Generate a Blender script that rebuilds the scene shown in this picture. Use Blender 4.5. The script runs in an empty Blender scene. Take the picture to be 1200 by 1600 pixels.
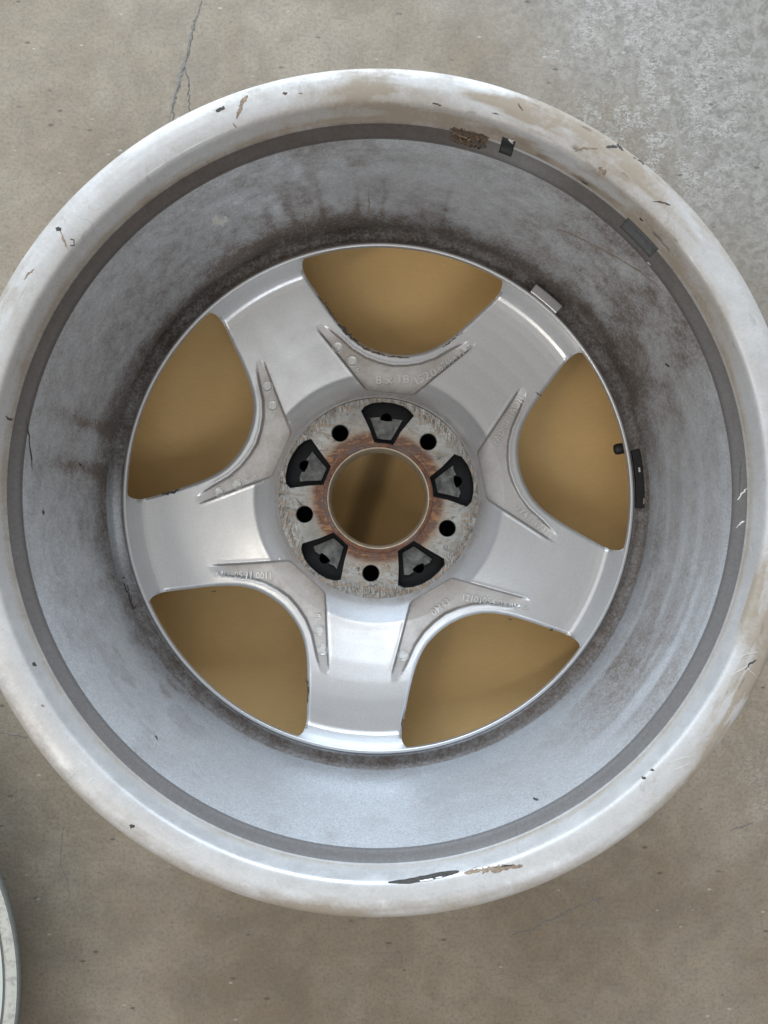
import bpy, math, random
import numpy as np
from mathutils import Vector

# ------------------------------------------------------------------ camera, world, lights
scene = bpy.context.scene
MM = 0.001
TOP = 228.0            # height of the wheel's upper (inner) flange above the floor, mm
DIST = 446.0           # camera above that flange, mm
CX, CY = 2.0, -17.0    # camera beside the wheel axis, mm
SX, SY = 4.6, 12.0     # aim of the optical axis, in photo pixels

cam_d = bpy.data.cameras.new("camera")
cam_d.sensor_fit = 'HORIZONTAL'; cam_d.sensor_width = 36.0; cam_d.lens = 36.0
cam_d.clip_start = 0.01; cam_d.clip_end = 50.0
cam = bpy.data.objects.new("camera", cam_d)
scene.collection.objects.link(cam)
cam.location = (CX*MM, CY*MM, (TOP+DIST)*MM)
cam.rotation_euler = (SY/1200.0, -SX/1200.0, 0.0)
scene.camera = cam

world = bpy.data.worlds.new("World"); scene.world = world; world.use_nodes = True
bg = world.node_tree.nodes["Background"]
bg.inputs[0].default_value = (1.0, 0.96, 0.90, 1); bg.inputs[1].default_value = 0.41

def area(name, loc, target, sx, sy, power, color):
    d = bpy.data.lights.new(name, 'AREA'); d.shape = 'RECTANGLE'; d.size = sx; d.size_y = sy
    d.energy = power; d.color = color
    o = bpy.data.objects.new(name, d); scene.collection.objects.link(o)
    o.location = loc
    o.rotation_euler = (Vector(target)-Vector(loc)).to_track_quat('-Z', 'Y').to_euler()
    return o
# the open garage door beyond the top of the photo, a ceiling tube to the right
area("door_light", (-0.3, 2.5, 1.15), (0, 0, 0.1), 2.6, 2.0, 140, (0.74, 0.87, 1.0))
area("ceiling_tube", (-1.5, -0.9, 2.3), (0, 0, 0.1), 0.16, 1.3, 13, (1.0, 0.93, 0.82))

area("roof_window", (0.3, -1.5, 2.5), (0, 0, 0.1), 1.6, 0.7, 14, (0.86, 0.93, 1.0))
area("spoke_fill", (-1.0, 1.1, 2.6), (0, 0, 0.1), 2.2, 1.4, 7, (0.95, 0.98, 1.0))  # added soft overhead fill that grades the spoke faces, no known fixture
scene.view_settings.view_transform = 'Standard'
scene.view_settings.look = 'None'
scene.view_settings.exposure = 0.03
scene.view_settings.gamma = 1.0

# ------------------------------------------------------------------ helpers
def P(px, py, z):
    """photo pixel -> millimetres in wheel coordinates at height z (0 = upper flange)"""
    d = DIST - z
    return (CX + (px-600+SX)*d/1200.0, CY + (800-py+SY)*d/1200.0)
def S(z): return 1200.0/(DIST-z)

def link(o, parent=None):
    scene.collection.objects.link(o)
    if parent is not None: o.parent = parent
    return o
def empty(name, loc=(0,0,0)):
    o = bpy.data.objects.new(name, None); o.empty_display_size = 0.05
    scene.collection.objects.link(o); o.location = [c*MM for c in loc]; return o
def tag(o, **k):
    for a, b in k.items(): o[a] = b
    return o

def hashn(ix, iy, iz, seed):
    h = (ix.astype(np.int64)*374761393 + iy.astype(np.int64)*668265263 + iz.astype(np.int64)*2147483647 + seed*974634777) & 0xffffffff
    h = ((h ^ (h >> 13))*1274126177) & 0xffffffff
    h = h ^ (h >> 16)
    return (h & 0xffffff)/float(0xffffff)
def vnoise(x, y, seed=0, perx=None):
    x = np.asarray(x, float); y = np.asarray(y, float)
    ix = np.floor(x); iy = np.floor(y); fx = x-ix; fy = y-iy
    fx = fx*fx*(3-2*fx); fy = fy*fy*(3-2*fy)
    ix = ix.astype(np.int64); iy = iy.astype(np.int64)
    ix1 = ix+1
    if perx: ix = ix % perx; ix1 = ix1 % perx
    z = np.zeros_like(ix)
    a = hashn(ix, iy, z, seed); b = hashn(ix1, iy, z, seed)
    c = hashn(ix, iy+1, z, seed); d = hashn(ix1, iy+1, z, seed)
    return (a*(1-fx)+b*fx)*(1-fy) + (c*(1-fx)+d*fx)*fy
def fbm(x, y, seed=0, octv=4, perx=None):
    s = 0; a = 0.5; t = 0
    for i in range(octv):
        s = s + a*vnoise(x, y, seed+i*17, perx); t += a
        x = x*2; y = y*2; a *= 0.5
        if perx: perx *= 2
    return s/t
def sstep(a, b, x):
    t = np.clip((x-a)/(b-a), 0, 1); return t*t*(3-2*t)

def mesh_from(name, verts, faces, mat, parent=None, normals=None, attrs=None, smooth=True):
    """verts in mm (wheel coordinates incl. real z), faces list or (n,4) array"""
    me = bpy.data.meshes.new(name)
    v = np.asarray(verts, dtype=np.float32)*MM
    if isinstance(faces, np.ndarray):
        n = len(faces); k = faces.shape[1]
        me.vertices.add(len(v)); me.vertices.foreach_set("co", v.ravel())
        me.loops.add(n*k); me.loops.foreach_set("vertex_index", faces.astype(np.int32).ravel())
        me.polygons.add(n); me.polygons.foreach_set("loop_start", np.arange(0, n*k, k, dtype=np.int32))
        me.polygons.foreach_set("loop_total", np.full(n, k, dtype=np.int32))
        me.update(calc_edges=True)
    else:
        me.from_pydata([tuple(map(float, p)) for p in v], [], faces); me.update()
    me.polygons.foreach_set("use_smooth", np.full(len(me.polygons), smooth))
    if attrs:
        for an, arr in attrs.items():
            a = me.attributes.new(an, 'FLOAT_COLOR', 'POINT')
            a.data.foreach_set("color", np.asarray(arr, np.float32).ravel())
    if normals is not None:
        me.normals_split_custom_set_from_vertices([tuple(map(float, q)) for q in normals])
    me.materials.append(mat)
    o = bpy.data.objects.new(name, me)
    return link(o, parent)

# ------------------------------------------------------------------ materials
def newmat(name):
    m = bpy.data.materials.new(name); m.use_nodes = True
    nt = m.node_tree
    return m, nt, nt.nodes["Principled BSDF"]
def N(nt, t, **k):
    n = nt.nodes.new(t)
    for a, b in k.items():
        if a.startswith('_'): n.inputs[a[1:].replace('_', ' ')].default_value = b
        else: setattr(n, a, b)
    return n
def L(nt, a, b): nt.links.new(a, b)
def noise(nt, vec, scale, detail=4, rough=0.6, dist=0.0):
    n = N(nt, 'ShaderNodeTexNoise'); n.inputs['Scale'].default_value = scale
    n.inputs['Detail'].default_value = detail; n.inputs['Roughness'].default_value = rough
    n.inputs['Distortion'].default_value = dist
    if vec is not None: L(nt, vec, n.inputs['Vector'])
    return n.outputs['Fac']
def ramp(nt, fac, stops):
    r = N(nt, 'ShaderNodeValToRGB'); e = r.color_ramp.elements
    while len(e) < len(stops): e.new(0.5)
    for i, (p, c) in enumerate(stops):
        e[i].position = p; e[i].color = (c, c, c, 1) if not isinstance(c, tuple) else (*c, 1)
    L(nt, fac, r.inputs[0]); return r.outputs[0]
def mix(nt, fac, a, b, mode='MIX'):
    m = N(nt, 'ShaderNodeMix', data_type='RGBA', blend_type=mode)
    def put(sock, v):
        if isinstance(v, (tuple, list)): sock.default_value = (*v, 1) if len(v) == 3 else v
        elif isinstance(v, (int, float)): sock.default_value = v
        else: L(nt, v, sock)
    put(m.inputs[0], fac); put(m.inputs[6], a); put(m.inputs[7], b)
    return m.outputs[2]
def math_(nt, op, a, b=None, c=None, clamp=False):
    m = N(nt, 'ShaderNodeMath', operation=op, use_clamp=clamp)
    for i, v in enumerate((a, b, c)):
        if v is None: continue
        if isinstance(v, (int, float)): m.inputs[i].default_value = v
        else: L(nt, v, m.inputs[i])
    return m.outputs[0]
def objco(nt):
    return N(nt, 'ShaderNodeTexCoord').outputs['Object']
def mapping(nt, vec, scale=(1,1,1), rot=(0,0,0)):
    m = N(nt, 'ShaderNodeMapping'); m.inputs['Scale'].default_value = scale; m.inputs['Rotation'].default_value = rot
    L(nt, vec, m.inputs['Vector']); return m.outputs[0]
def bump(nt, h, strength, dist, bs):
    b = N(nt, 'ShaderNodeBump'); b.inputs['Strength'].default_value = strength; b.inputs['Distance'].default_value = dist
    L(nt, h, b.inputs['Height']); L(nt, b.outputs[0], bs.inputs['Normal'])

def silver(name, base, brown, dark, metallic, rough, attr=True, brk=0.5, coat=0.0, flake=0.05, scr=0.0, grain=0.5):
    """painted alloy; attribute 'grime' R = tan/brown dust, G = black dirt, both with some painted shade, B = worn pale spots"""
    m, nt, bs = newmat(name)
    co = objco(nt)
    fine = noise(nt, co, 700, 3, 0.7)
    mid = noise(nt, co, 60, 6, 0.65)
    big = noise(nt, co, 14, 4, 0.6)
    col = mix(nt, ramp(nt, fine, [(0.3, 0.0), (0.7, 1.0)]), tuple(c*(1-flake) for c in base), tuple(c*(1+flake) for c in base))
    col = mix(nt, ramp(nt, big, [(0.4, 0.0), (0.7, 0.12)]), col, tuple(c*0.8 for c in base))
    rg = math_(nt, 'MULTIPLY_ADD', mid, 0.12, rough-0.06)
    if scr:
        rg = math_(nt, 'ADD', rg, math_(nt, 'MULTIPLY', ramp(nt, noise(nt, co, 32, 6, 0.75, 0.6), [(0.42, 0.0), (0.62, 1.0)]), 0.22*scr))
        col = mix(nt, math_(nt, 'MULTIPLY', ramp(nt, noise(nt, co, 75, 7, 0.8, 0.3), [(0.48, 0.0), (0.66, 1.0)]), 0.35*scr), col, tuple(c*0.72 for c in base))
        l1 = math_(nt, 'ABSOLUTE', math_(nt, 'SUBTRACT', noise(nt, mapping(nt, co, (1, 2.4, 1), (0, 0, 0.8)), 26, 2, 0.5, 1.5), 0.5))
        l2_ = math_(nt, 'ABSOLUTE', math_(nt, 'SUBTRACT', noise(nt, mapping(nt, co, (2.6, 1, 1), (0, 0, 0.35)), 21, 2, 0.5, 1.0), 0.5))
        msk = ramp(nt, noise(nt, co, 24, 4, 0.7), [(0.50, 0.0), (0.62, 1.0)])
        col = mix(nt, math_(nt, 'MULTIPLY', math_(nt, 'MULTIPLY', ramp(nt, l1, [(0.0025, 1.0), (0.006, 0.0)]), msk), 0.40*scr), col, (0.95, 0.95, 0.95))
        col = mix(nt, math_(nt, 'MULTIPLY', math_(nt, 'MULTIPLY', ramp(nt, l2_, [(0.0025, 1.0), (0.006, 0.0)]), msk), 0.35*scr), col, (0.25, 0.22, 0.20))
        col = mix(nt, math_(nt, 'MULTIPLY', ramp(nt, noise(nt, co, 180, 4, 0.8), [(0.62, 0.0), (0.70, 1.0)]), 0.30*scr), col, (0.30, 0.26, 0.22))
    met = metallic
    if attr:
        a = N(nt, 'ShaderNodeAttribute', attribute_name='grime_shade')
        sp = N(nt, 'ShaderNodeSeparateColor'); L(nt, a.outputs['Color'], sp.inputs[0])
        nb = math_(nt, 'MULTIPLY_ADD', mid, brk*2, -brk)
        nf = math_(nt, 'MULTIPLY_ADD', noise(nt, co, 420, 3, 0.75), grain, -grain*0.5)
        r = math_(nt, 'ADD', sp.outputs[0], math_(nt, 'MULTIPLY', math_(nt, 'ADD', nb, nf), math_(nt, 'MULTIPLY', sp.outputs[0], 1.4, clamp=True)), clamp=True)
        g = math_(nt, 'ADD', sp.outputs[1], math_(nt, 'MULTIPLY', math_(nt, 'ADD', nb, nf), math_(nt, 'MULTIPLY', sp.outputs[1], 1.4, clamp=True)), clamp=True)
        col = mix(nt, sp.outputs[2], col, (0.72, 0.72, 0.71))
        col = mix(nt, r, col, brown)
        col = mix(nt, g, col, dark)
        dirt = math_(nt, 'MAXIMUM', r, g)
        rg = math_(nt, 'MULTIPLY_ADD', dirt, 0.4, rg, clamp=True)
        mt = math_(nt, 'MULTIPLY_ADD', dirt, -metallic, metallic, clamp=True)
        L(nt, mt, bs.inputs['Metallic'])
    else:
        bs.inputs['Metallic'].default_value = met
    L(nt, col, bs.inputs['Base Color']); L(nt, rg, bs.inputs['Roughness'])
    bs.inputs['Coat Weight'].default_value = coat; bs.inputs['Coat Roughness'].default_value = 0.12
    bump(nt, fine, 0.25, 0.0002, bs)
    return m

def plain(name, color, rough=0.6, metallic=0.0, var=0.15, nscale=300, bmp=0.3):
    m, nt, bs = newmat(name); co = objco(nt)
    f = noise(nt, co, nscale, 5, 0.65)
    c = mix(nt, ramp(nt, f, [(0.3, 0.0), (0.7, 1.0)]), tuple(x*(1-var) for x in color), tuple(min(1, x*(1+var)) for x in color))
    L(nt, c, bs.inputs['Base Color']); bs.inputs['Roughness'].default_value = rough; bs.inputs['Metallic'].default_value = metallic
    bump(nt, f, bmp, 0.0003, bs)
    return m

M_FLANGE = silver("silver_paint_flange", (0.64, 0.65, 0.665), (0.33, 0.28, 0.225), (0.06, 0.05, 0.042), 0.5, 0.33, brk=0.55, coat=0.15, flake=0.07, scr=1.0, grain=0.7)
M_BARREL = silver("silver_paint_barrel", (0.66, 0.69, 0.73), (0.17, 0.138, 0.118), (0.03, 0.021, 0.014), 0.55, 0.42, brk=0.34, flake=0.24, scr=0.35, grain=1.1)
M_RING = silver('dark_step_paint', (0.20, 0.20, 0.205), (0.085, 0.070, 0.062), (0.06, 0.05, 0.045), 0.2, 0.5, brk=0.12, flake=0.2)  # dark grey-brown tone of the step below the flange
M_SPOKE = silver("silver_paint_spoke", (0.70, 0.715, 0.735), (0.30, 0.24, 0.19), (0.05, 0.04, 0.03), 0.82, 0.29, brk=0.35, flake=0.07)
M_TEXT = silver("silver_paint_lettering", (0.62, 0.62, 0.61), (0.3, 0.24, 0.2), (0.05, 0.04, 0.03), 0.6, 0.42, attr=False)
M_DARKCAV = plain("black_cavity", (0.006, 0.0065, 0.0075), 0.75, 0, 0.3)  # near-black tone for pocket walls, back plate and bolt holes
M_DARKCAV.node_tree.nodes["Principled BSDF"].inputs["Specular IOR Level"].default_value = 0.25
M_RUBBER = plain("black_rubber", (0.012, 0.012, 0.012), 0.5, 0, 0.3)
M_SCUFF = plain("black_scuff", (0.055, 0.05, 0.046), 0.8, 0, 0.6, 900)
M_BROWN = plain("brown_residue", (0.11, 0.075, 0.05), 0.85, 0, 0.6, 700, 1.0)
M_TAN = plain("tan_residue", (0.26, 0.20, 0.15), 0.8, 0, 0.4, 700, 0.6)
M_WHITE = plain("pale_scratch", (0.62, 0.61, 0.58), 0.5, 0.2, 0.2, 600)
M_TAPE = plain("dark_grey_tape", (0.06, 0.062, 0.065), 0.6, 0, 0.25, 500)
M_CLIP = plain("zinc_weight", (0.62, 0.62, 0.62), 0.33, 0.85, 0.08, 500, 0.15)

# ------------------------------------------------------------------ floor
mf, nt, bs = newmat("concrete_floor"); co = objco(nt)
spx = N(nt, 'ShaderNodeSeparateXYZ'); L(nt, co, spx.inputs[0])
n1 = noise(nt, co, 5, 6, 0.62, 0.3); n2 = noise(nt, co, 34, 7, 0.65, 0.4); n3 = noise(nt, co, 330, 5, 0.75); n4 = noise(nt, co, 130, 6, 0.7, 0.6)
c = mix(nt, ramp(nt, n1, [(0.38, 0.0), (0.62, 1.0)]), (0.225, 0.178, 0.124), (0.335, 0.282, 0.212))
c = mix(nt, ramp(nt, n2, [(0.40, 0.0), (0.64, 0.5)]), c, (0.195, 0.165, 0.13))
c = mix(nt, ramp(nt, noise(nt, co, 13, 6, 0.7, 0.8), [(0.46, 0.0), (0.70, 0.5)]), c, (0.36, 0.315, 0.255))
c = mix(nt, ramp(nt, n3, [(0.32, 0.6), (0.52, 0.0)]), c, (0.13, 0.115, 0.10))
c = mix(nt, ramp(nt, n3, [(0.58, 0.0), (0.75, 0.35)]), c, (0.42, 0.39, 0.34))
# greyer mottled area towards the upper right
d1 = math_(nt, 'ADD', math_(nt, 'MULTIPLY', spx.outputs[0], 2.6), math_(nt, 'MULTIPLY', spx.outputs[1], 2.0))
d1 = math_(nt, 'ADD', d1, math_(nt, 'MULTIPLY_ADD', n1, 1.2, -0.6))
greyarea = ramp(nt, math_(nt, 'MULTIPLY_ADD', d1, 0.5, 0.1), [(0.55, 0.0), (0.80, 0.9)])
c = mix(nt, greyarea, c, mix(nt, ramp(nt, n4, [(0.42, 0.0), (0.58, 1.0)]), (0.19, 0.178, 0.162), (0.305, 0.29, 0.268)))
flk = math_(nt, 'MULTIPLY', ramp(nt, n4, [(0.49, 0.0), (0.56, 1.0)]), ramp(nt, noise(nt, co, 9, 5, 0.6), [(0.45, 0.0), (0.62, 1.0)]))
edge = ramp(nt, math_(nt, 'ADD', spx.outputs[0], math_(nt, 'MULTIPLY_ADD', n2, 0.2, -0.1)), [(0.12, 0.0), (0.26, 1.0)])
def blob(cx, cy, r0, r1):
    dv = N(nt, 'ShaderNodeVectorMath', operation='DISTANCE'); L(nt, co, dv.inputs[0]); dv.inputs[1].default_value = (cx, cy, 0)
    return ramp(nt, math_(nt, 'ADD', dv.outputs['Value'], math_(nt, 'MULTIPLY_ADD', n2, 0.16, -0.08)), [(r0, 1.0), (r1, 0.0)])
bb = math_(nt, 'MAXIMUM', math_(nt, 'MAXIMUM', blob(0.26, 0.34, 0.05, 0.13), blob(0.22, 0.42, 0.02, 0.1)), math_(nt, 'MULTIPLY', blob(0.35, -0.24, 0.01, 0.09), 0.7))
bb = math_(nt, 'MAXIMUM', bb, blob(0.40, 0.30, 0.0, 0.10))
flk = math_(nt, 'MULTIPLY', ramp(nt, noise(nt, mapping(nt, co, (1, 1.5, 1), (0, 0, 0.5)), 210, 6, 0.8, 1.4), [(0.485, 0.0), (0.525, 1.0)]), math_(nt, 'MULTIPLY', bb, ramp(nt, noise(nt, co, 40, 5, 0.75, 0.5), [(0.44, 0.15), (0.56, 1.0)])))
c = mix(nt, math_(nt, 'MULTIPLY', flk, 0.85), c, (0.43, 0.415, 0.39))
# thin white chips and dark pits
vo = N(nt, 'ShaderNodeTexVoronoi'); vo.inputs['Scale'].default_value = 48; L(nt, mapping(nt, co, (1, 2.2, 1), (0, 0, 0.9)), vo.inputs['Vector'])
sp2 = N(nt, 'ShaderNodeSeparateColor'); L(nt, vo.outputs['Color'], sp2.inputs[0])
chip = math_(nt, 'MULTIPLY', ramp(nt, math_(nt, 'ADD', vo.outputs['Distance'], math_(nt, 'MULTIPLY_ADD', n3, 0.16, -0.08)), [(0.06, 1.0), (0.11, 0.0)]), ramp(nt, sp2.outputs[0], [(0.66, 0.0), (0.72, 0.55)]))
c = mix(nt, chip, c, (0.55, 0.53, 0.48))
pit = math_(nt, 'MULTIPLY', ramp(nt, math_(nt, 'ADD', vo.outputs['Distance'], math_(nt, 'MULTIPLY_ADD', n4, 0.24, -0.12)), [(0.08, 1.0), (0.16, 0.0)]), ramp(nt, sp2.outputs[1], [(0.78, 0.0), (0.82, 0.7)]))
c = mix(nt, pit, c, (0.07, 0.06, 0.05))
L(nt, c, bs.inputs['Base Color'])
L(nt, math_(nt, 'MULTIPLY_ADD', n2, 0.25, 0.55), bs.inputs['Roughness'])
hh = math_(nt, 'ADD', math_(nt, 'MULTIPLY', n3, 0.5), math_(nt, 'ADD', n4, math_(nt, 'MULTIPLY', flk, 0.6)))
bump(nt, hh, 0.35, 0.0012, bs)
fl = mesh_from("floor", [(-6000, -6000, 0), (6000, -6000, 0), (6000, 6000, 0), (-6000, 6000, 0)], [(0, 1, 2, 3)], mf, smooth=False)
fl["kind"] = "structure"

def jag(pts, n, amp, rnd):
    out = []
    for (a, b) in zip(pts[:-1], pts[1:]):
        for i in range(n):
            t = i/n
            out.append((a[0]+(b[0]-a[0])*t+rnd.uniform(-amp, amp), a[1]+(b[1]-a[1])*t+rnd.uniform(-amp, amp)))
    out.append(pts[-1]); return out
def ribbon(pts, w, rnd, zfun, h, irr=0.6, taper=True):
    """irregular strip of small real thickness along pts (mm); returns verts, faces"""
    V, F = [], []; n = len(pts)
    for i, p in enumerate(pts):
        a = pts[max(0, i-1)]; b = pts[min(n-1, i+1)]
        dx, dy = b[0]-a[0], b[1]-a[1]; l = math.hypot(dx, dy) or 1
        nx, ny = -dy/l, dx/l
        t = i/(n-1) if n > 1 else 0
        k = (math.sin(math.pi*min(1, max(0, t*0.94+0.03)))**0.6 if taper else 1)
        wl = w*0.5*k*(1+rnd.uniform(-irr, irr)); wr = w*0.5*k*(1+rnd.uniform(-irr, irr))
        for s in (wl, 0, -wr):
            x, y = p[0]+nx*s, p[1]+ny*s
            V.append((x, y, zfun(x, y) + (h if s == 0 else h*0.3)))
    for i in range(n-1):
        a = i*3
        F += [(a, a+1, a+4, a+3), (a+1, a+2, a+5, a+4)]
    return V, F
rnd = random.Random(4)
M_CRACK = plain("crack_dark", (0.125, 0.115, 0.105), 0.9, 0, 0.5, 500)
M_CRACKL = plain("crack_shade", (0.20, 0.19, 0.175), 0.9, 0, 0.4, 500)
def FP(px, py): return P(px, py, -TOP)
for pts, w, mt in (([(315, -5), (302, 30), (296, 65), (285, 105), (276, 135), (270, 160), (268, 200)], 1.7, M_CRACK),
               ([(287, 100), (293, 125), (294, 150), (296, 185)], 1.2, M_CRACK),
               ([(312, 5), (299, 40), (292, 75), (280, 118), (270, 150), (262, 195)], 2.6, M_CRACKL),
               ([(800, 1458), (828, 1450), (850, 1438), (880, 1428)], 1.5, M_CRACKL),
               ([(862, 1432), (925, 1405), (940, 1402)], 1.6, M_CRACKL),
               ([(0, 1142), (25, 1146), (46, 1150)], 1.2, M_CRACKL), ([(103, 1290), (98, 1325), (97, 1345), (108, 1370), (112, 1400)], 0.6, M_CRACKL),
               ([(1140, 1296), (1175, 1284)], 1.6, M_CRACKL)):
    V, F = ribbon(jag([FP(*p) for p in pts], 7, 0.8, rnd), w, rnd, lambda x, y: 0.0, 0.35, 0.8)
    o = mesh_from("crack", V, F, mt); o["kind"] = "structure"

# ------------------------------------------------------------------ cardboard sheet under the wheel
mc, nt, bs = newmat("brown_cardboard"); co = objco(nt)
f1 = noise(nt, mapping(nt, co, (1, 6, 1), (0, 0, 0.5)), 200, 4, 0.6); f2 = noise(nt, co, 12, 4, 0.6)
c = mix(nt, ramp(nt, f1, [(0.3, 0.0), (0.7, 1.0)]), (0.74, 0.495, 0.215), (0.80, 0.55, 0.255))
c = mix(nt, ramp(nt, f2, [(0.35, 0.0), (0.7, 0.35)]), c, (0.58, 0.385, 0.165))
# long soft dark band on the cardboard under the bore
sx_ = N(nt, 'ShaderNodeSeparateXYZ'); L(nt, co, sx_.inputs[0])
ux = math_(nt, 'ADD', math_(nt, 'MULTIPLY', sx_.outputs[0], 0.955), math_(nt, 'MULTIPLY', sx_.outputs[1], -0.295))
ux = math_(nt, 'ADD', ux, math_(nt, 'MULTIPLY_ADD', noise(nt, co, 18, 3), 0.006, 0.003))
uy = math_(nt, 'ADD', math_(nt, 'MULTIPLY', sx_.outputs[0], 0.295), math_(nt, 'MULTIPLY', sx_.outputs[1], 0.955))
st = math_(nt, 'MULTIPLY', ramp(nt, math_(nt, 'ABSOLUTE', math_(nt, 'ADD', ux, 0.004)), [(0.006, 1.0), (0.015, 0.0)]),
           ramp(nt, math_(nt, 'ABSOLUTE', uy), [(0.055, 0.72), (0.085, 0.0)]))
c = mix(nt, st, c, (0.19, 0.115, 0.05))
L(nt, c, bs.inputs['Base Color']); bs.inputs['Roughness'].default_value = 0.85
bump(nt, f1, 0.15, 0.0004, bs)
V, F = [], []
hw = 236.0
rc = 12
ring = [(-hw, -hw*0.93), (hw*0.985, -hw), (hw, hw*0.95), (-hw*0.97, hw)]
ring = [(x*1.01, y*1.01) for x, y in ring]
V = [(x, y, 0.3) for x, y in ring]+[(x, y, 3.0) for x, y in ring]
F = [(3, 2, 1, 0), (4, 5, 6, 7)]+[(i, (i+1) % 4, 4+(i+1) % 4, 4+i) for i in range(4)]
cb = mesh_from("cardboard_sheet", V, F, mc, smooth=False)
tag(cb, label="flat sheet of brown cardboard seen through the openings between the wheel's spokes", category="cardboard")

# ------------------------------------------------------------------ lathe tools
NU = 1200
def densify(prof, step):
    out = [prof[0]]
    for a, b in zip(prof[:-1], prof[1:]):
        l = math.hypot(b[0]-a[0], b[1]-a[1]); k = max(1, int(math.ceil(l/step)))
        for i in range(1, k+1): out.append((a[0]+(b[0]-a[0])*i/k, a[1]+(b[1]-a[1])*i/k))
    return out
def smooth_prof(prof, it=2):
    p = np.array(prof, float)
    for _ in range(it):
        q = p.copy(); q[1:-1] = p[:-2]*0.25+p[1:-1]*0.5+p[2:]*0.25; p = q
    return p
def lathe_arrays(prof, nu=NU, zoff=TOP):
    p = np.asarray(prof, float); ph = np.linspace(0, 2*np.pi, nu, endpoint=False)
    R = p[:, 0][:, None]; Z = p[:, 1][:, None]
    X = R*np.cos(ph)[None]; Y = R*np.sin(ph)[None]; ZZ = np.repeat(Z+zoff, nu, 1)
    t = np.gradient(p, axis=0); nr = t[:, 1]; nz = -t[:, 0]
    l = np.hypot(nr, nz); l[l == 0] = 1; nr = nr/l; nz = nz/l
    NX = nr[:, None]*np.cos(ph)[None]; NY = nr[:, None]*np.sin(ph)[None]; NZ = np.repeat(nz[:, None], nu, 1)
    return ph, X, Y, ZZ, NX, NY, NZ
def lathe(name, prof, mat, parent=None, nu=NU, grime_shade=None, zoff=TOP, flip=False, centre=(0, 0)):
    """profile runs so that (dz, -dr) points out of the surface"""
    ph, X, Y, Z, NX, NY, NZ = lathe_arrays(prof, nu, zoff)
    n = X.shape[0]
    X = X+centre[0]; Y = Y+centre[1]
    if flip: NX, NY, NZ = -NX, -NY, -NZ
    idx = np.arange(n*nu).reshape(n, nu); nx = np.roll(idx, -1, 1)
    if not flip: F = np.stack([idx[:-1], nx[:-1], nx[1:], idx[1:]], -1).reshape(-1, 4)
    else: F = np.stack([idx[:-1], idx[1:], nx[1:], nx[:-1]], -1).reshape(-1, 4)
    V = np.stack([X, Y, Z], -1).reshape(-1, 3); NN = np.stack([NX, NY, NZ], -1).reshape(-1, 3)
    at = {'grime_shade': grime_shade.reshape(-1, 4)} if grime_shade is not None else None
    return mesh_from(name, V, F, mat, parent, NN, at)

# ------------------------------------------------------------------ THE WHEEL
wheel = empty("alloy_wheel", (0, 0, 3))
tag(wheel, label="large silver five-spoke alloy wheel lying face down, dirty inner barrel up, on cardboard", category="wheel")
class Part:   # children keep wheel coordinates
    pass
wheel_inv = Vector((0, 0, -3*MM))
def child(o, parent=wheel):
    """parent while keeping the mesh where it was built"""
    o.parent = parent
    p = parent; off = Vector((0, 0, 0))
    while p is not None:
        off += Vector(p.location); p = p.parent
    o.location = Vector(o.location) - off
    return o

# profile of the rim seen from above, outside to inside (r, z below the upper flange)
FL = [(232, -14), (234, -11.5), (240, -10.5), (245.6, -9.0), (247.8, -6.4), (248.6, -4.2), (248.3, -2.7), (247.2, -1.4), (245.2, -0.6), (241.5, -0.1), (236.5, -0.2), (232.5, -0.8),
      (229.8, -1.5), (228.4, -2.1), (227.6, -3.1), (227.1, -4.8), (226.4, -7.4), (225.6, -10.5), (225.1, -12.5), (224.4, -15.5), (223.6, -17.6)]
RING = [(223.6, -17.6), (222.5, -18.8), (220.5, -20.2), (218.6, -21.2), (217.5, -22.2), (217.2, -24)]
BR = [(217.2, -24), (216.3, -34), (214.9, -52), (213.2, -75), (211.2, -100), (209.2, -122), (207.9, -136), (207.2, -142)]
GAP = [(207.2, -142), (206.6, -145), (205.0, -147.4), (201.5, -148.6), (198.0, -148.6), (196.2, -147.4), (195.4, -145), (195.1, -141), (194.95, -139.3), (194.5, -138.7), (193.6, -138.5), (192.6, -138.6), (192.15, -139.2), (191.95, -140.6), (191.9, -142)]

whole = smooth_prof([tuple(q) for q in smooth_prof(densify(FL, 0.45), 8)]+densify(RING, 0.8)[1:]+densify(BR, 1.6)[1:]+densify(GAP, 0.7)[1:], 2)
def cut_at(z0, z1):
    i0 = np.argmin(abs(whole[:, 1]-z0) + (whole[:, 0] > 246)*0) if z0 is not None else 0
    return i0
i_ring = int(np.argmin(np.hypot(whole[:, 0]-223.6, whole[:, 1]+17.6)))
i_bar = int(np.argmin(np.hypot(whole[:, 0]-217.2, whole[:, 1]+24)))
i_gap = int(np.argmin(np.hypot(whole[:, 0]-207.2, whole[:, 1]+142)))
i_lip = int(np.argmin(np.hypot(whole[:, 0]-195.4, whole[:, 1]+145.5)))

def adiff(ph, deg):  # signed angular difference in degrees
    d = (np.degrees(ph)-deg+180) % 360-180
    return d
def bumpang(ph, deg, w): return np.exp(-(adiff(ph, deg)/w)**2)

PR = whole[:, 0][:, None]; PZ = whole[:, 1][:, None]
PHI = np.linspace(0, 2*np.pi, NU, endpoint=False)[None, :]
PX = PR*S(PZ)*1.0                      # apparent radius in photo pixels
U = PHI/(2*np.pi)
def un(nu_, v, seed, oc=4): return fbm(U*nu_ + 0*PR, v+0*PHI, seed, oc, nu_)
zero = np.zeros((len(whole), NU))
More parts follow.
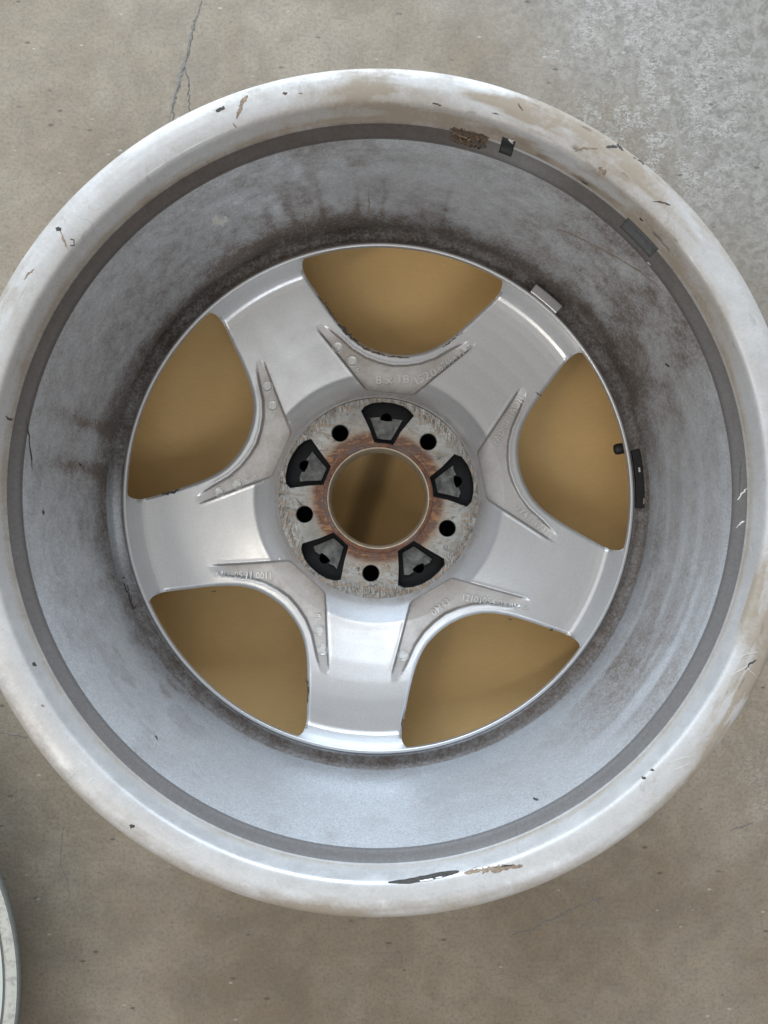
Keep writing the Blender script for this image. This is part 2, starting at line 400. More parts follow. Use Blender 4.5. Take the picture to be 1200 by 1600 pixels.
# -- flange dust
fl_out = sstep(600, 655, PX)
north_f = 0.5+0.5*np.cos(PHI-np.radians(90))
n_a = un(26, PX/22, 3); n_b = un(90, PX/9, 5); n_c = un(12, PX/60, 9)
R_f = 0.06 + 0.22*sstep(0.42, 0.75, n_c)+0.14*north_f + 0.22*sstep(646, 660, PX)*sstep(0.3, 0.7, n_b)
R_f = R_f + 0.40*bumpang(PHI, 25, 30)*sstep(0.35, 0.7, n_c)+0.38*bumpang(PHI, 95, 22)*sstep(0.3, 0.7, n_c)
R_f = R_f + 0.28*bumpang(PHI, 262, 42)*sstep(628, 655, PX+18*(n_b-0.5))
R_f = R_f + 0.70*bumpang(PHI, 58, 17)*sstep(0.36, 0.66, n_a) + 0.6*bumpang(PHI, 82, 16)*sstep(0.42, 0.7, n_a)
R_f = R_f + 0.5*bumpang(PHI, 20, 22)*sstep(0.45, 0.75, n_a)*sstep(630, 600, PX*0+640-0) + 0.35*bumpang(PHI, 15, 25)*sstep(0.45, 0.7, n_a)
R_f = R_f + 1.3*bumpang(PHI, -17, 7)*sstep(0.22, 0.5, n_a)*sstep(596, 606, PX) + 0.7*bumpang(PHI, -30, 9)*sstep(0.4, 0.62, n_b)*fl_out
R_f = R_f + 0.35*fl_out*bumpang(PHI, 235, 30)*sstep(0.35, 0.7, n_a) + 0.3*bumpang(PHI, 270, 35)*fl_out*sstep(0.3, 0.6, n_a)
R_f = R_f + 0.5*bumpang(PHI, 152, 4)*sstep(0.4, 0.6, n_b)*fl_out + 0.35*bumpang(PHI, 168, 12)*sstep(0.45, 0.65, n_a)
R_f = R_f + 0.6*bumpang(PHI, 62, 20)*sstep(612, 590, PX)*sstep(0.3, 0.7, n_b)
G_f = 0.6*sstep(0.72, 0.82, n_b)*bumpang(PHI, 50, 25)+0.5*sstep(0.70, 0.82, n_b)*bumpang(PHI, -28, 12)*fl_out
R_f = R_f + 0.5*bumpang(PHI, -36, 15)*sstep(0.36, 0.62, n_a)*fl_out + (0.35+0.5*n_b)*sstep(594, 583, PX+8*(n_b-0.5))
G_f = G_f + 0.5*bumpang(PHI, 62, 12)*sstep(605, 588, PX)*sstep(0.3, 0.7, n_b)
# -- dark step ring, darker and browner around the upper left
clean_sec = bumpang(PHI, 66, 8)
isring = sstep(583.5, 580.5, PX)*sstep(554, 557, PX)
R_r = (0.35+0.55*(0.5+0.5*np.cos(PHI-np.radians(110))))*isring*(1-0.6*clean_sec); G_r = (0.10+0.12*un(90, PX/6, 21)+0.18*(0.5+0.5*np.cos(PHI-np.radians(135))))*isring*(1-0.75*clean_sec)*(1-0.45*bumpang(PHI, 240, 60))
# -- barrel
isbar = sstep(556.5, 554.5, PX)
north = 0.5+0.5*np.cos(PHI-np.radians(105))
south = 1-north
dr1 = fbm(U*150+0*PR, PX/110+0*PHI, 31, 3, 150); dr2 = fbm(U*46+0*PR, PX/70+0*PHI, 37, 3, 46)
ci1 = fbm(U*9+0*PR, PX/13+0*PHI, 41, 3, 9); bl = un(16, PX/60, 45); sp_ = un(60, PX/22, 49)
fg = un(240, PX/5.5, 77, 3)
R_b = 0.05 + 0.30*north*sstep(0.30, 0.70, bl*0.5+sp_*0.5) + 0.31*north + 0.22*north*sstep(520, 440, PX) + 0.42*(fg-0.5)*(0.4+0.6*north)
R_b = R_b - 0.46*bumpang(PHI, 99, 15)*sstep(0.42, 0.58, dr2)*sstep(430, 465, PX) - 0.28*bumpang(PHI, 75, 12)
R_b = R_b + 0.24*bumpang(PHI, -18, 34)*sstep(0.42, 0.66, ci1) + 0.28*bumpang(PHI, 33, 22)*sstep(0.3, 0.7, sp_)+0.12*bumpang(PHI, 33, 22)
R_b = R_b + 0.45*(bumpang(PHI, 166, 1.6)+bumpang(PHI, 174.5, 1.5))*sstep(560, 470, PX)
for dk, (dd, dw, da) in enumerate(((94.5, 0.35, .5), (88.7, .3, .45), (76.5, .3, .35), (101.5, .5, .5), (107.0, .7, .5), (111.5, .5, .4), (80.8, .5, .3))):
    wob = (vnoise(PX/25+dk*9, PX*0, 90+dk)-0.5)*1.2
    R_b = R_b + 0.55*da*bumpang(PHI-np.radians(wob), dd, dw+0.2)*sstep(540-dk*8, 470, PX)
R_b = R_b + 0.35*bumpang(PHI, 252.7, 1.7)*np.exp(-((PX-536)/13.0)**4) + 0.35*bumpang(PHI, 262.3, 1.6)*np.exp(-((PX-538)/13.0)**4)
R_b = R_b + 0.38*bumpang(PHI, -36, 17)*sstep(0.40, 0.66, 0.5*bl+0.5*ci1) + 0.30*bumpang(PHI, 285, 30)*sstep(0.52, 0.62, bl) + 0.26*bumpang(PHI, 222, 22)*sstep(0.50, 0.62, sp_)
R_b = R_b - 0.16*bumpang(PHI, 265, 45)*sstep(0.35, 0.6, bl) + 0.22*bumpang(PHI, 250, 50)*sstep(0.5, 0.75, bl)
G_b = 0.55*sstep(0.60, 0.85, dr2)*bumpang(PHI, 110, 26)*sstep(0.4, 0.7, dr1) + 0.22*north*sstep(0.52, 0.8, sp_*0.5+bl*0.5)
G_b = G_b + 0.35*bumpang(PHI, 35, 14)*sstep(505, 430, PX)*sstep(0.3, 0.6, sp_)
edge_dirt = sstep(455, 428, PX + 16*(un(40, PX*0, 55)-0.5))
G_b = G_b + edge_dirt*(0.02+0.5*north)*sstep(0.2, 0.6, un(24, PX/40, 57)); R_b = R_b + (0.15+0.3*north)*edge_dirt
# -- gap between barrel and lip
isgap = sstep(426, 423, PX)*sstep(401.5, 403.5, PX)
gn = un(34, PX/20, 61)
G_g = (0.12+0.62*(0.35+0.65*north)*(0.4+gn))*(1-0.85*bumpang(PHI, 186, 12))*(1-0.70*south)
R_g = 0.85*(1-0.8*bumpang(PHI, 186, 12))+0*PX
island = 1-isgap
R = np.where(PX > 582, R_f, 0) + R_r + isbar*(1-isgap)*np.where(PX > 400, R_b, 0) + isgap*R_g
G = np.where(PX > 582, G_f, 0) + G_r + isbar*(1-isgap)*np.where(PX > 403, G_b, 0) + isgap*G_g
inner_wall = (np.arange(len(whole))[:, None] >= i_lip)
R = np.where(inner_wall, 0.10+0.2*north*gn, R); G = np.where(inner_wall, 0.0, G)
Bc = 0.15*isbar*(1-isgap)*sstep(0.60, 0.72, ci1)*bumpang(PHI, -10, 40) + 0.45*(PX > 583)*bumpang(PHI, -35, 14)*sstep(0.5, 0.62, n_b)
GR = np.stack([np.clip(R, 0, 1), np.clip(G, 0, 1), np.clip(Bc, 0, 1), np.ones_like(R)], -1)

o = lathe("flange", whole[:i_ring+1], M_FLANGE, None, grime_shade=GR[:i_ring+1]); child(o)
o = lathe("flange_step", whole[i_ring:i_bar+1], M_RING, None, grime_shade=GR[i_ring:i_bar+1]); child(o)
barrel = lathe("barrel", whole[i_bar:i_lip+1], M_BARREL, None, grime_shade=GR[i_bar:i_lip+1]); child(barrel)
o = lathe("disc_lip", whole[i_lip:], M_SPOKE, None, grime_shade=GR[i_lip:]); child(o)
OUTER = [(191.9, -142), (193.4, -144.5), (196.2, -149.8), (199.8, -153), (204, -160), (210, -172), (219, -186), (231, -200), (241, -210), (244, -218), (243, -222.5), (240, -224.9), (246, -224.5),
         (249, -221), (248.5, -214), (243, -210), (231, -208), (229, -196), (226, -186), (217, -172), (214, -160), (214, -142), (220, -60), (223, -32), (230, -28), (232, -14)]
o = lathe("outboard_rim", smooth_prof(densify(OUTER, 3), 1), M_FLANGE, None, nu=240); child(o)

# apparent radius -> profile point for marks on the rim
_px = whole[:, 0]*S(whole[:, 1])
_sel = np.arange(int(np.argmax(whole[:, 0])), i_gap+10)
def rim_pt(phi, rpx, off=0.15):
    i = _sel[int(np.argmin(abs(_px[_sel]-rpx)))]
    a = whole[max(0, i-1)]; b = whole[i+1]
    # linear refinement between profile points
    p = whole[i].copy()
    t = (b-a)/np.hypot(*(b-a)); nr, nz = t[1], -t[0]
    ds = (rpx-_px[i])
    dpx = (_px[i+1]-_px[i-1])
    if abs(dpx) > 1e-4: p = p+(b-a)*max(-0.5, min(0.5, ds/dpx))
    r = p[0]+nr*off; z = p[1]+nz*off
    return (r*math.cos(phi), r*math.sin(phi), z+TOP)
def to_polar(px, py, c=None):
    """photo pixel -> (angle, apparent radius about the axis)"""
    # centre of the circles drifts from (590,769) at the flange to (592,780) at the lip
    r = math.hypot(px-590, py-770)
    f = min(1, max(0, (662-r)/(662-400)))
    if r < 560: f = min(1, max(0.12, (560-r)/(560-425)))
    else: f = 0.03
    cx, cy = 589.3+2.8*f, 769.2+10*f
    return math.atan2(cy-py, px-cx), math.hypot(px-cx, py-cy)

def rim_stroke(name, pts, w, mat, seed=1, irr=0.6, off=0.18, taper=True, amp=0.8, n=5, parent=wheel, label=None):
    r_ = random.Random(seed)
    pts = jag(pts, n, amp, r_)
    V, F = [], []; m = len(pts)
    for i, p in enumerate(pts):
        a = pts[max(0, i-1)]; b = pts[min(m-1, i+1)]
        dx, dy = b[0]-a[0], b[1]-a[1]; l = math.hypot(dx, dy) or 1
        nx, ny = -dy/l, dx/l; t = i/(m-1)
        k = math.sin(math.pi*(t*0.92+0.04))**0.6 if taper else 1
        wl = w*0.5*k*(1+r_.uniform(-irr, irr)); wr = w*0.5*k*(1+r_.uniform(-irr, irr))
        for s, hh in ((wl, 0.04), (0, off), (-wr, 0.04)):
            V.append(rim_pt(*to_polar(p[0]+nx*s, p[1]+ny*s), hh))
    for i in range(m-1):
        a = i*3; F += [(a+3, a+4, a+1, a), (a+4, a+5, a+2, a+1)]
    o = mesh_from(name, V, F, mat); child(o, parent)
    if label: o["label"] = label
    return o
def rim_patch(name, phi0, phi1, r0, r1, mat, thick, nu=14, nv=8, irr=0.0, seed=0, parent=wheel, label=None, sheary=0.0):
    r_ = random.Random(seed); V, F = [], []
    e0 = [r_.uniform(-irr, irr) for _ in range(nu+1)]; e1 = [r_.uniform(-irr, irr) for _ in range(nu+1)]
    s0 = [r_.uniform(-irr, irr)*0.002 for _ in range(nv+1)]; s1 = [r_.uniform(-irr, irr)*0.002 for _ in range(nv+1)]
    for j in range(nv+1):
        for i in range(nu+1):
            u = i/nu; v = j/nv
            ph = (phi0+s0[j])*(1-u)+(phi1+s1[j])*u + sheary*(v-0.5)
            rp = (r0+e0[i])*(1-v)+(r1+e1[i])*v
            edge = min(i, nu-i, j, nv-j)
            off = -0.2 if edge == 0 else thick*(0.8 if edge == 1 else 1)*(1+ (r_.uniform(-0.6, 0.6) if irr else 0))
            if edge == 1:  # push the second row close to the border for a crisp side
                if i == 1: ph = ph*0.15+((phi0+s0[j])+sheary*(v-0.5))*0.85
                if i == nu-1: ph = ph*0.15+((phi1+s1[j])+sheary*(v-0.5))*0.85
                if j == 1: rp = rp*0.2+(r0+e0[i])*0.8
                if j == nv-1: rp = rp*0.2+(r1+e1[i])*0.8
            V.append(rim_pt(ph, rp, off))
    for j in range(nv):
        for i in range(nu):
            a = j*(nu+1)+i; F.append((a, a+1, a+nu+2, a+nu+1))
    o = mesh_from(name, V, F, mat); child(o, parent)
    if label: o["label"] = label
    return o

# ------------------------------------------------------------------ disc: hub flank, spokes, pockets, windows
PHIW = np.radians(83.9)           # middle of the top window; windows repeat every 72 degrees
PX2MM = 1/1.997
def catmull(pts, n=8):
    pts = np.array(pts, float); P0 = np.vstack([2*pts[0]-pts[1], pts, 2*pts[-1]-pts[-2]]); out = []
    for i in range(1, len(P0)-2):
        a, b, c, d = P0[i-1:i+3]
        for t in np.linspace(0, 1, n, endpoint=False):
            out.append(0.5*((2*b)+(-a+c)*t+(2*a-5*b+4*c-d)*t*t+(-a+3*b-3*c+d)*t**3))
    out.append(P0[-2]); return np.array(out)
wn = [(226.5, -7.2+7.2), (228.5, 4.0), (232.5, 7.4), (244, 12.3), (266, 16.7), (297, 20.0), (339, 22.8), (366, 24.2)]
wpts = [(r*PX2MM*math.sin(math.radians(a)), r*PX2MM*math.cos(math.radians(a))) for r, a in wn]
wpts += [(188.6*math.sin(math.radians(24.35)), 188.6*math.cos(math.radians(24.35))), (190.9*math.sin(math.radians(24.05)), 190.9*math.cos(math.radians(24.05)))]
wcurve = catmull(wpts, 8)
RW = 191.85
arc = [(RW*math.sin(math.radians(a)), RW*math.cos(math.radians(a))) for a in np.linspace(23.5, 0, 24)]
wcurve = np.vstack([wcurve, arc])      # x = tangential (folded), y = radial
pk = [(0, 81.3), (81.8*math.sin(math.radians(9)), 82.0*math.cos(math.radians(9)))]
def pc(r, a, s=PX2MM): return (r*s*math.sin(math.radians(a)), r*s*math.cos(math.radians(a)))
pocket_out = [(0, 81.6), (17.0, 81.6), (20.0, 83.0)] + [pc(r, a) for r, a in ((205, 18.9), (245, 23.2), (280, 26.0), (289, 26.3))]
pocket_in = [pc(r, a) for r, a in ((293, 25.0), (289, 23.6), (262, 19.7), (238, 15.8), (222, 11.0), (213, 5.5), (209.5, 0))]
pocket = np.array(pocket_out+pocket_in)
def segdist(x, y, poly):
    best = np.full(x.shape, 1e9); cx = np.zeros_like(x); cy = np.zeros_like(y)
    for (a, b) in zip(poly[:-1], poly[1:]):
        dx, dy = b-a; l2 = dx*dx+dy*dy
        if l2 < 1e-9: continue
        t = np.clip(((x-a[0])*dx+(y-a[1])*dy)/l2, 0, 1)
        qx = a[0]+t*dx; qy = a[1]+t*dy; d = np.hypot(x-qx, y-qy)
        m = d < best; best = np.where(m, d, best); cx = np.where(m, qx, cx); cy = np.where(m, qy, cy)
    return best, cx, cy
def inpoly(x, y, poly):
    ins = np.zeros(x.shape, bool); n = len(poly)
    for i in range(n):
        x0, y0 = poly[i]; x1, y1 = poly[(i+1) % n]
        c = ((y0 > y) != (y1 > y))
        with np.errstate(divide='ignore', invalid='ignore'):
            xi = (x1-x0)*(y-y0)/((y1-y0) if y1 != y0 else 1e-9)+x0
        ins ^= (c & (x < xi))
    return ins
wclosed = np.vstack([wcurve, [(-1, RW)], [(-1, wcurve[0][1])]])
pclosed = np.vstack([pocket, [(-1, pocket[-1][1])], [(-1, 81.6)]])
def fold(x, y):
    r = np.hypot(x, y); th = np.arctan2(y, x)
    k = np.round((th-PHIW)/np.radians(72)); loc = th-PHIW-k*np.radians(72)
    return r*np.sin(np.abs(loc)), r*np.cos(loc), np.sign(loc), PHIW+k*np.radians(72)
# base height as a function of radius
BASE = np.array([(74.6, -128.6), (75.6, -129.4), (76.6, -131.5), (77.4, -135), (78.8, -139.4), (81.0, -142.9), (84, -145.8), (87.5, -148.0), (91, -149.9), (94.5, -151.6), (97.0, -153.0), (99.5, -153.4), (104, -154.0), (115, -155.8), (130, -157.8), (145, -159.0), (160, -159.4), (172, -159.0)])
bp = smooth_prof(densify([tuple(q) for q in BASE], 0.6), 9)
th_ = np.linspace(0.0, 1.0, 34)
cir = smooth_prof(densify([(172, -159), (178, -158.5), (182.8, -157.6), (185.3, -156.2), (187.2, -153.6), (189.6, -149.2), (191.0, -145.4), (191.95, -141.2)], 0.4), 5)
dprof = np.vstack([bp, cir[1:]])
RB = dprof[:, 0]; ZB = dprof[:, 1]
def zbase(r): return np.interp(r, RB, ZB)
def pocket_depth(x, y):
    fx, fy, sg, w = fold(x, y)
    d, _, _ = segdist(fx, fy, pocket)
    ins = inpoly(fx, fy, pclosed)
    sd = np.where(ins, d, -d)
    r = np.hypot(x, y)
    k = sstep(-0.2, 1.7, sd)*(1-sstep(128, 146, r))
    return k, sd
def surf_detail(x, y, zb, r):
    k, sd = pocket_depth(x, y)
    floor_z = zbase(np.maximum(r, 99))-3.3
    z = zb*(1-k)+np.minimum(floor_z, zb)*k
    rim = np.exp(-((sd+0.9)/1.1)**2)*0.25*(1-sstep(125, 144, r))*(r > 90)
    return z+rim
def surf(x, y):
    x = np.array([x], float); y = np.array([y], float); r = np.hypot(x, y)
    return float(surf_detail(x, y, zbase(r), r)[0])+TOP

ND = 1800
phd = np.linspace(0, 2*np.pi, ND, endpoint=False)
# refine radial sampling
dp2 = [tuple(dprof[0])]
for a, b in zip(dprof[:-1], dprof[1:]):
    l = math.hypot(*(b-a)); k = max(1, int(math.ceil(l/0.62)))
    for i in range(1, k+1): dp2.append(tuple(a+(b-a)*i/k))
dp2 = np.array(dp2)
RR = np.repeat(dp2[:, 0][:, None], ND, 1); TH = np.repeat(phd[None], len(dp2), 0)
X = RR*np.cos(TH); Y = RR*np.sin(TH); Z = surf_detail(X, Y, np.repeat(dp2[:, 1][:, None], ND, 1), RR)
fx, fy, sg, wc = fold(X, Y)
near = (fx < 90) & (fy > 100)
dist = np.full(X.shape, 50.0); qx = np.zeros_like(X); qy = np.zeros_like(X)
d_, a_, b_ = segdist(fx[near], fy[near], wcurve)
dist[near] = d_; qx[near] = a_; qy[near] = b_
ins = np.zeros(X.shape, bool); ins[near] = inpoly(fx[near], fy[near], wclosed)
sdw = np.where(ins, -dist, dist)            # positive on metal
sw = np.clip(sdw, 0, 5)
Z = Z - 1.5*(1-np.clip(sw/3.2, 0, 1))**2 * (RR < 188)      # rolled window edge
# cells
cell_c = (sdw[:-1, :]+sdw[1:, :]+np.roll(sdw, -1, 1)[:-1]+np.roll(sdw, -1, 1)[1:])/4
keep = cell_c > 0
# cast normals from the structured grid
dTx = np.roll(X, -1, 1)-np.roll(X, 1, 1); dTy = np.roll(Y, -1, 1)-np.roll(Y, 1, 1); dTz = np.roll(Z, -1, 1)-np.roll(Z, 1, 1)
dRx = np.gradient(X, axis=0); dRy = np.gradient(Y, axis=0); dRz = np.gradient(Z, axis=0)
nx = dRy*dTz-dRz*dTy; ny = dRz*dTx-dRx*dTz; nz = dRx*dTy-dRy*dTx
ln = np.sqrt(nx*nx+ny*ny+nz*nz); nx /= ln; ny /= ln; nz /= ln
# snap boundary vertices onto the window outline
used_any = np.zeros(X.shape, bool); used_all = np.ones(X.shape, bool)
for dr in (0, 1):
    for dt in (0, 1):
        kk = np.zeros(X.shape, bool)
        sub = np.roll(keep, dt, 1)
        if dr == 0: kk[:-1] = sub; kk2 = kk.copy(); kk2[-1] = True
        else: kk[1:] = sub; kk2 = kk.copy(); kk2[0] = True
        used_any |= kk; used_all &= kk2
bnd = used_any & ~used_all
tgl = np.where(sg == 0, 1, sg)
ang = wc + tgl*np.arctan2(qx, qy); rq = np.hypot(qx, qy)
X = np.where(bnd, rq*np.cos(ang), X); Y = np.where(bnd, rq*np.sin(ang), Y)
idx = np.arange(X.size).reshape(X.shape); nxt = np.roll(idx, -1, 1)
quads = np.stack([idx[:-1], idx[1:], nxt[1:], nxt[:-1]], -1)
# dirt on the disc, with shade painted into pocket edges and hub flank
rr = np.hypot(X, Y); kpk, sdp = pocket_depth(X, Y)
nA = fbm(X/22+50, Y/22+50, 71, 4); nB = fbm(X/6+90, Y/6+90, 73, 4)
ths = np.arctan2(Y, X); nn = 0.5+0.5*np.cos(ths-np.radians(120))
Rd = 0.06+0.10*nA + kpk*(0.26+0.15*nA+0.12*sstep(0.35, 0.65, nB)*nn)+0.30*np.exp(-(sdp/1.6)**2)*(sdp > -0.6)*(0.5+0.5*nn)*(rr < 140)
Rd += 0.22*sstep(96, 78, rr) + 0.35*sstep(84, 76, rr)*sstep(0.3, 0.7, nB)  # smooth darkening paints shade on the hub flank; brown dirt near the pad
Gd = 0.42*np.exp(-((sdp-0.6)/0.9)**2)*(rr < 138)*(rr > 80)  # dark line inside the pocket edges, shade of their walls painted in
GD = np.stack([np.clip(Rd, 0, 1), np.clip(Gd, 0, 1), 0*Rd, 1+0*Rd], -1)
Vall = np.stack([X, Y, Z+TOP], -1).reshape(-1, 3); Nall = np.stack([nx, ny, nz], -1).reshape(-1, 3); Gall = GD.reshape(-1, 4)

def disc_piece(name, mask, parent=wheel, thick=20.0):
    q = quads[mask & keep].reshape(-1, 4)
    ids, inv = np.unique(q.ravel(), return_inverse=True)
    f = inv.reshape(-1, 4)
    V = Vall[ids]; NNn = Nall[ids]; A = Gall[ids]
    # boundary edges -> skirt, and an underside copy
    e = np.concatenate([f[:, [0, 1]], f[:, [1, 2]], f[:, [2, 3]], f[:, [3, 0]]])
    key = np.sort(e, 1); kk = key[:, 0].astype(np.int64)*len(V)+key[:, 1]
    un_, first, cnt = np.unique(kk, return_index=True, return_counts=True)
    be = e[first[cnt == 1]]
    be = be[be[:, 0] != be[:, 1]]
    n = len(V)
    Vb = V.copy(); Vb[:, 2] = Vb[:, 2]-thick
    rb = np.hypot(Vb[:, 0], Vb[:, 1]); fo = np.clip((rb-186.5)/4.0, 0, 1); Vb[:, 2] = Vb[:, 2]+fo*10
    sc_ = 1+fo*9.0/np.maximum(rb, 1); Vb[:, 0] *= sc_; Vb[:, 1] *= sc_
    bids = np.unique(be.ravel()); mp = -np.ones(n, np.int64)
    mp[bids] = np.arange(len(bids))
    sk_top = V[bids]; sk_bot = Vb[bids]
    # side wall vertices get sideways normals
    en = np.zeros((len(bids), 3))
    d = V[be[:, 1]]-V[be[:, 0]]; sn = np.stack([d[:, 1], -d[:, 0], 0*d[:, 0]], -1)
    for c in range(2): np.add.at(en, mp[be[:, c]], sn)
    l = np.linalg.norm(en, axis=1); l[l == 0] = 1; en = en/l[:, None]
    base = 2*n; m = len(bids)
    allV = np.concatenate([V, Vb, sk_top, sk_bot]); allN = np.concatenate([NNn, NNn*[0, 0, -1]+[0, 0, 0], en, en])
    allA = np.concatenate([A, A, A[bids], A[bids]])
    fb = f[:, ::-1]+n
    a = mp[be[:, 0]]+base; b = mp[be[:, 1]]+base
    fs = np.stack([b, a, a+m, b+m], -1)
    F = np.concatenate([f, fb, fs])
    o = mesh_from(name, allV, F, M_SPOKE, None, allN, {'grime_shade': allA})
    return child(o, parent)
cellr = (RR[:-1]+RR[1:])/2
thc = (TH[:-1]+np.pi/ND) 
sect = np.floor((thc-(PHIW+np.radians(0)))/np.radians(72)).astype(int) % 5
hub_mask = cellr < 80.0
# hub flank
hub = disc_piece("hub", hub_mask)
for k in range(5):
    disc_piece("spoke", (~hub_mask) & (sect == k))

# ------------------------------------------------------------------ mounting pad with bolt holes and pockets
def circ(cx, cy, r, n): return [(cx+r*math.cos(2*math.pi*i/n), cy+r*math.sin(2*math.pi*i/n)) for i in range(n)]
def plate(name, outer, holes, ztop, depth, mat, parent, bev=0.0):
    cu = bpy.data.curves.new(name, 'CURVE'); cu.dimensions = '2D'; cu.fill_mode = 'BOTH'
    cu.extrude = (depth/2-bev)*MM; cu.bevel_depth = bev*MM; cu.bevel_resolution = 2
    for lp in [outer]+holes:
        s = cu.splines.new('POLY'); s.points.add(len(lp)-1); s.use_cyclic_u = True
        for i, (x, y) in enumerate(lp): s.points[i].co = (x*MM, y*MM, 0, 1)
    tmp = bpy.data.objects.new(name, cu); scene.collection.objects.link(tmp)
    bpy.context.view_layer.update()
    dg = bpy.context.evaluated_depsgraph_get()
    me = bpy.data.meshes.new_from_object(tmp.evaluated_get(dg))
    bpy.data.objects.remove(tmp); me.name = name
    me.transform(__import__('mathutils').Matrix.Translation((0, 0, (ztop-depth/2)*MM)))
    me.materials.clear(); me.materials.append(mat)
    o = bpy.data.objects.new(name, me); link(o); return child(o, parent)
M_BORE = plain('bore_metal', (0.42, 0.35, 0.26), 0.5, 0.4, 0.3, 200, 0.4)
HC = (-0.1, -0.9)   # hub bore centre
def hp(r, deg): return (HC[0]+r*math.cos(math.radians(deg)), HC[1]+r*math.sin(math.radians(deg)))
mp_, nt, bs = newmat("worn_mounting_face"); co = objco(nt)
ln_ = N(nt, 'ShaderNodeVectorMath', operation='LENGTH'); vm = N(nt, 'ShaderNodeVectorMath', operation='MULTIPLY'); L(nt, co, vm.inputs[0]); vm.inputs[1].default_value = (1, 1, 0)
L(nt, vm.outputs[0], ln_.inputs[0]); rad = ln_.outputs['Value']
sn1 = noise(nt, mapping(nt, co, (1, 3, 1), (0, 0, 0.6)), 110, 6, 0.72, 0.8); sn2 = noise(nt, mapping(nt, co, (3.2, 1, 1), (0, 0, -0.7)), 170, 6, 0.75, 1.2); sn3 = noise(nt, co, 45, 5, 0.65)
c = mix(nt, ramp(nt, sn3, [(0.3, 0.0), (0.7, 1.0)]), (0.22, 0.215, 0.20), (0.45, 0.445, 0.42))
c = mix(nt, ramp(nt, sn1, [(0.49, 0.0), (0.62, 0.8)]), c, (0.235, 0.18, 0.13))
c = mix(nt, ramp(nt, noise(nt, co, 95, 6, 0.8, 1.0), [(0.56, 0.0), (0.64, 0.85)]), c, (0.06, 0.052, 0.046))
outer_w = ramp(nt, math_(nt, 'ADD', rad, math_(nt, 'MULTIPLY_ADD', sn3, 0.02, -0.01)), [(0.064, 0.0), (0.069, 1.0)])
c = mix(nt, math_(nt, 'MULTIPLY', ramp(nt, sn2, [(0.44, 0.0), (0.56, 0.95)]), math_(nt, 'MULTIPLY_ADD', outer_w, 0.9, 0.1)), c, (0.085, 0.072, 0.06))
c = mix(nt, math_(nt, 'MULTIPLY', ramp(nt, sn1, [(0.50, 0.0), (0.62, 0.8)]), outer_w), c, (0.30, 0.22, 0.16))
rustm = ramp(nt, math_(nt, 'ADD', rad, math_(nt, 'MULTIPLY_ADD', sn1, 0.008, -0.004)), [(0.0468, 1.0), (0.0492, 0.0)])
rustfade = math_(nt, 'MULTIPLY', ramp(nt, math_(nt, 'ADD', rad, math_(nt, 'MULTIPLY_ADD', sn1, 0.02, -0.01)), [(0.048, 0.8), (0.056, 0.0)]), ramp(nt, sn3, [(0.35, 0.3), (0.6, 1.0)]))
c = mix(nt, rustfade, c, (0.27, 0.17, 0.09))
rc_ = mix(nt, ramp(nt, sn2, [(0.38, 0.0), (0.62, 1.0)]), (0.065, 0.034, 0.027), (0.17, 0.070, 0.031))
rc_ = mix(nt, ramp(nt, sn3, [(0.48, 0.0), (0.64, 0.6)]), rc_, (0.10, 0.072, 0.066))
rc_ = mix(nt, ramp(nt, sn1, [(0.52, 0.0), (0.62, 0.8)]), rc_, (0.33, 0.16, 0.065))
c = mix(nt, rustm, c, rc_)
c = mix(nt, ramp(nt, rad, [(0.0383, 0.75), (0.0392, 0.0)]), c, (0.42, 0.36, 0.28))
L(nt, c, bs.inputs['Base Color']); bs.inputs['Roughness'].default_value = 0.55; bs.inputs['Metallic'].default_value = 0.15
bump(nt, math_(nt, 'ADD', sn1, sn2), 0.5, 0.0006, bs)
mpk, nt, bs = newmat("grey_pocket_floor"); co = objco(nt)
q1 = noise(nt, co, 130, 5, 0.7, 0.5)
c = mix(nt, ramp(nt, q1, [(0.35, 0.0), (0.65, 1.0)]), (0.035, 0.036, 0.035), (0.14, 0.14, 0.13))
L(nt, c, bs.inputs['Base Color']); bs.inputs['Roughness'].default_value = 0.7; bump(nt, q1, 0.4, 0.0005, bs)

def pocket_outline(a0, ins=0.0):
    L_ = [(41.5+ins, -10.5), (41.5+ins, 10.5), (53, 13.8), (66.8, 17.7), (70.0, 14.6), (71.8, 9.0), (72.5, 3.0), (72.5, -3.0), (71.8, -9), (70.0, -14.6), (66.8, -17.7), (53, -13.8)]
    out = []
    rj = random.Random(int(a0*10)+3)
    L_ = [(r+(rj.uniform(-0.7, 0.7) if r < 70.5 else 0), a+rj.uniform(-0.55, 0.55)) for r, a in L_]
    for r, a in L_:
        x = r*math.cos(math.radians(a)); y = r*math.sin(math.radians(a))
        if ins:
            y = y-math.copysign(ins*1.05, y)
        out.append((x, y))
    c_, s_ = math.cos(math.radians(a0)), math.sin(math.radians(a0))
    return [(HC[0]+x*c_-y*s_, HC[1]+x*s_+y*c_) for x, y in out]
holes = [circ(*HC, 37.3, 120)]
for k in range(5):
    holes.append(circ(*hp(56.5, 48.4+72*k), 7.0, 40))
    holes.append(pocket_outline(84.2+72*k))
ZP = TOP-128
pad = plate("mounting_pad", circ(*HC, 74.6, 200), holes, ZP, 9.0, mp_, hub, 0.35)
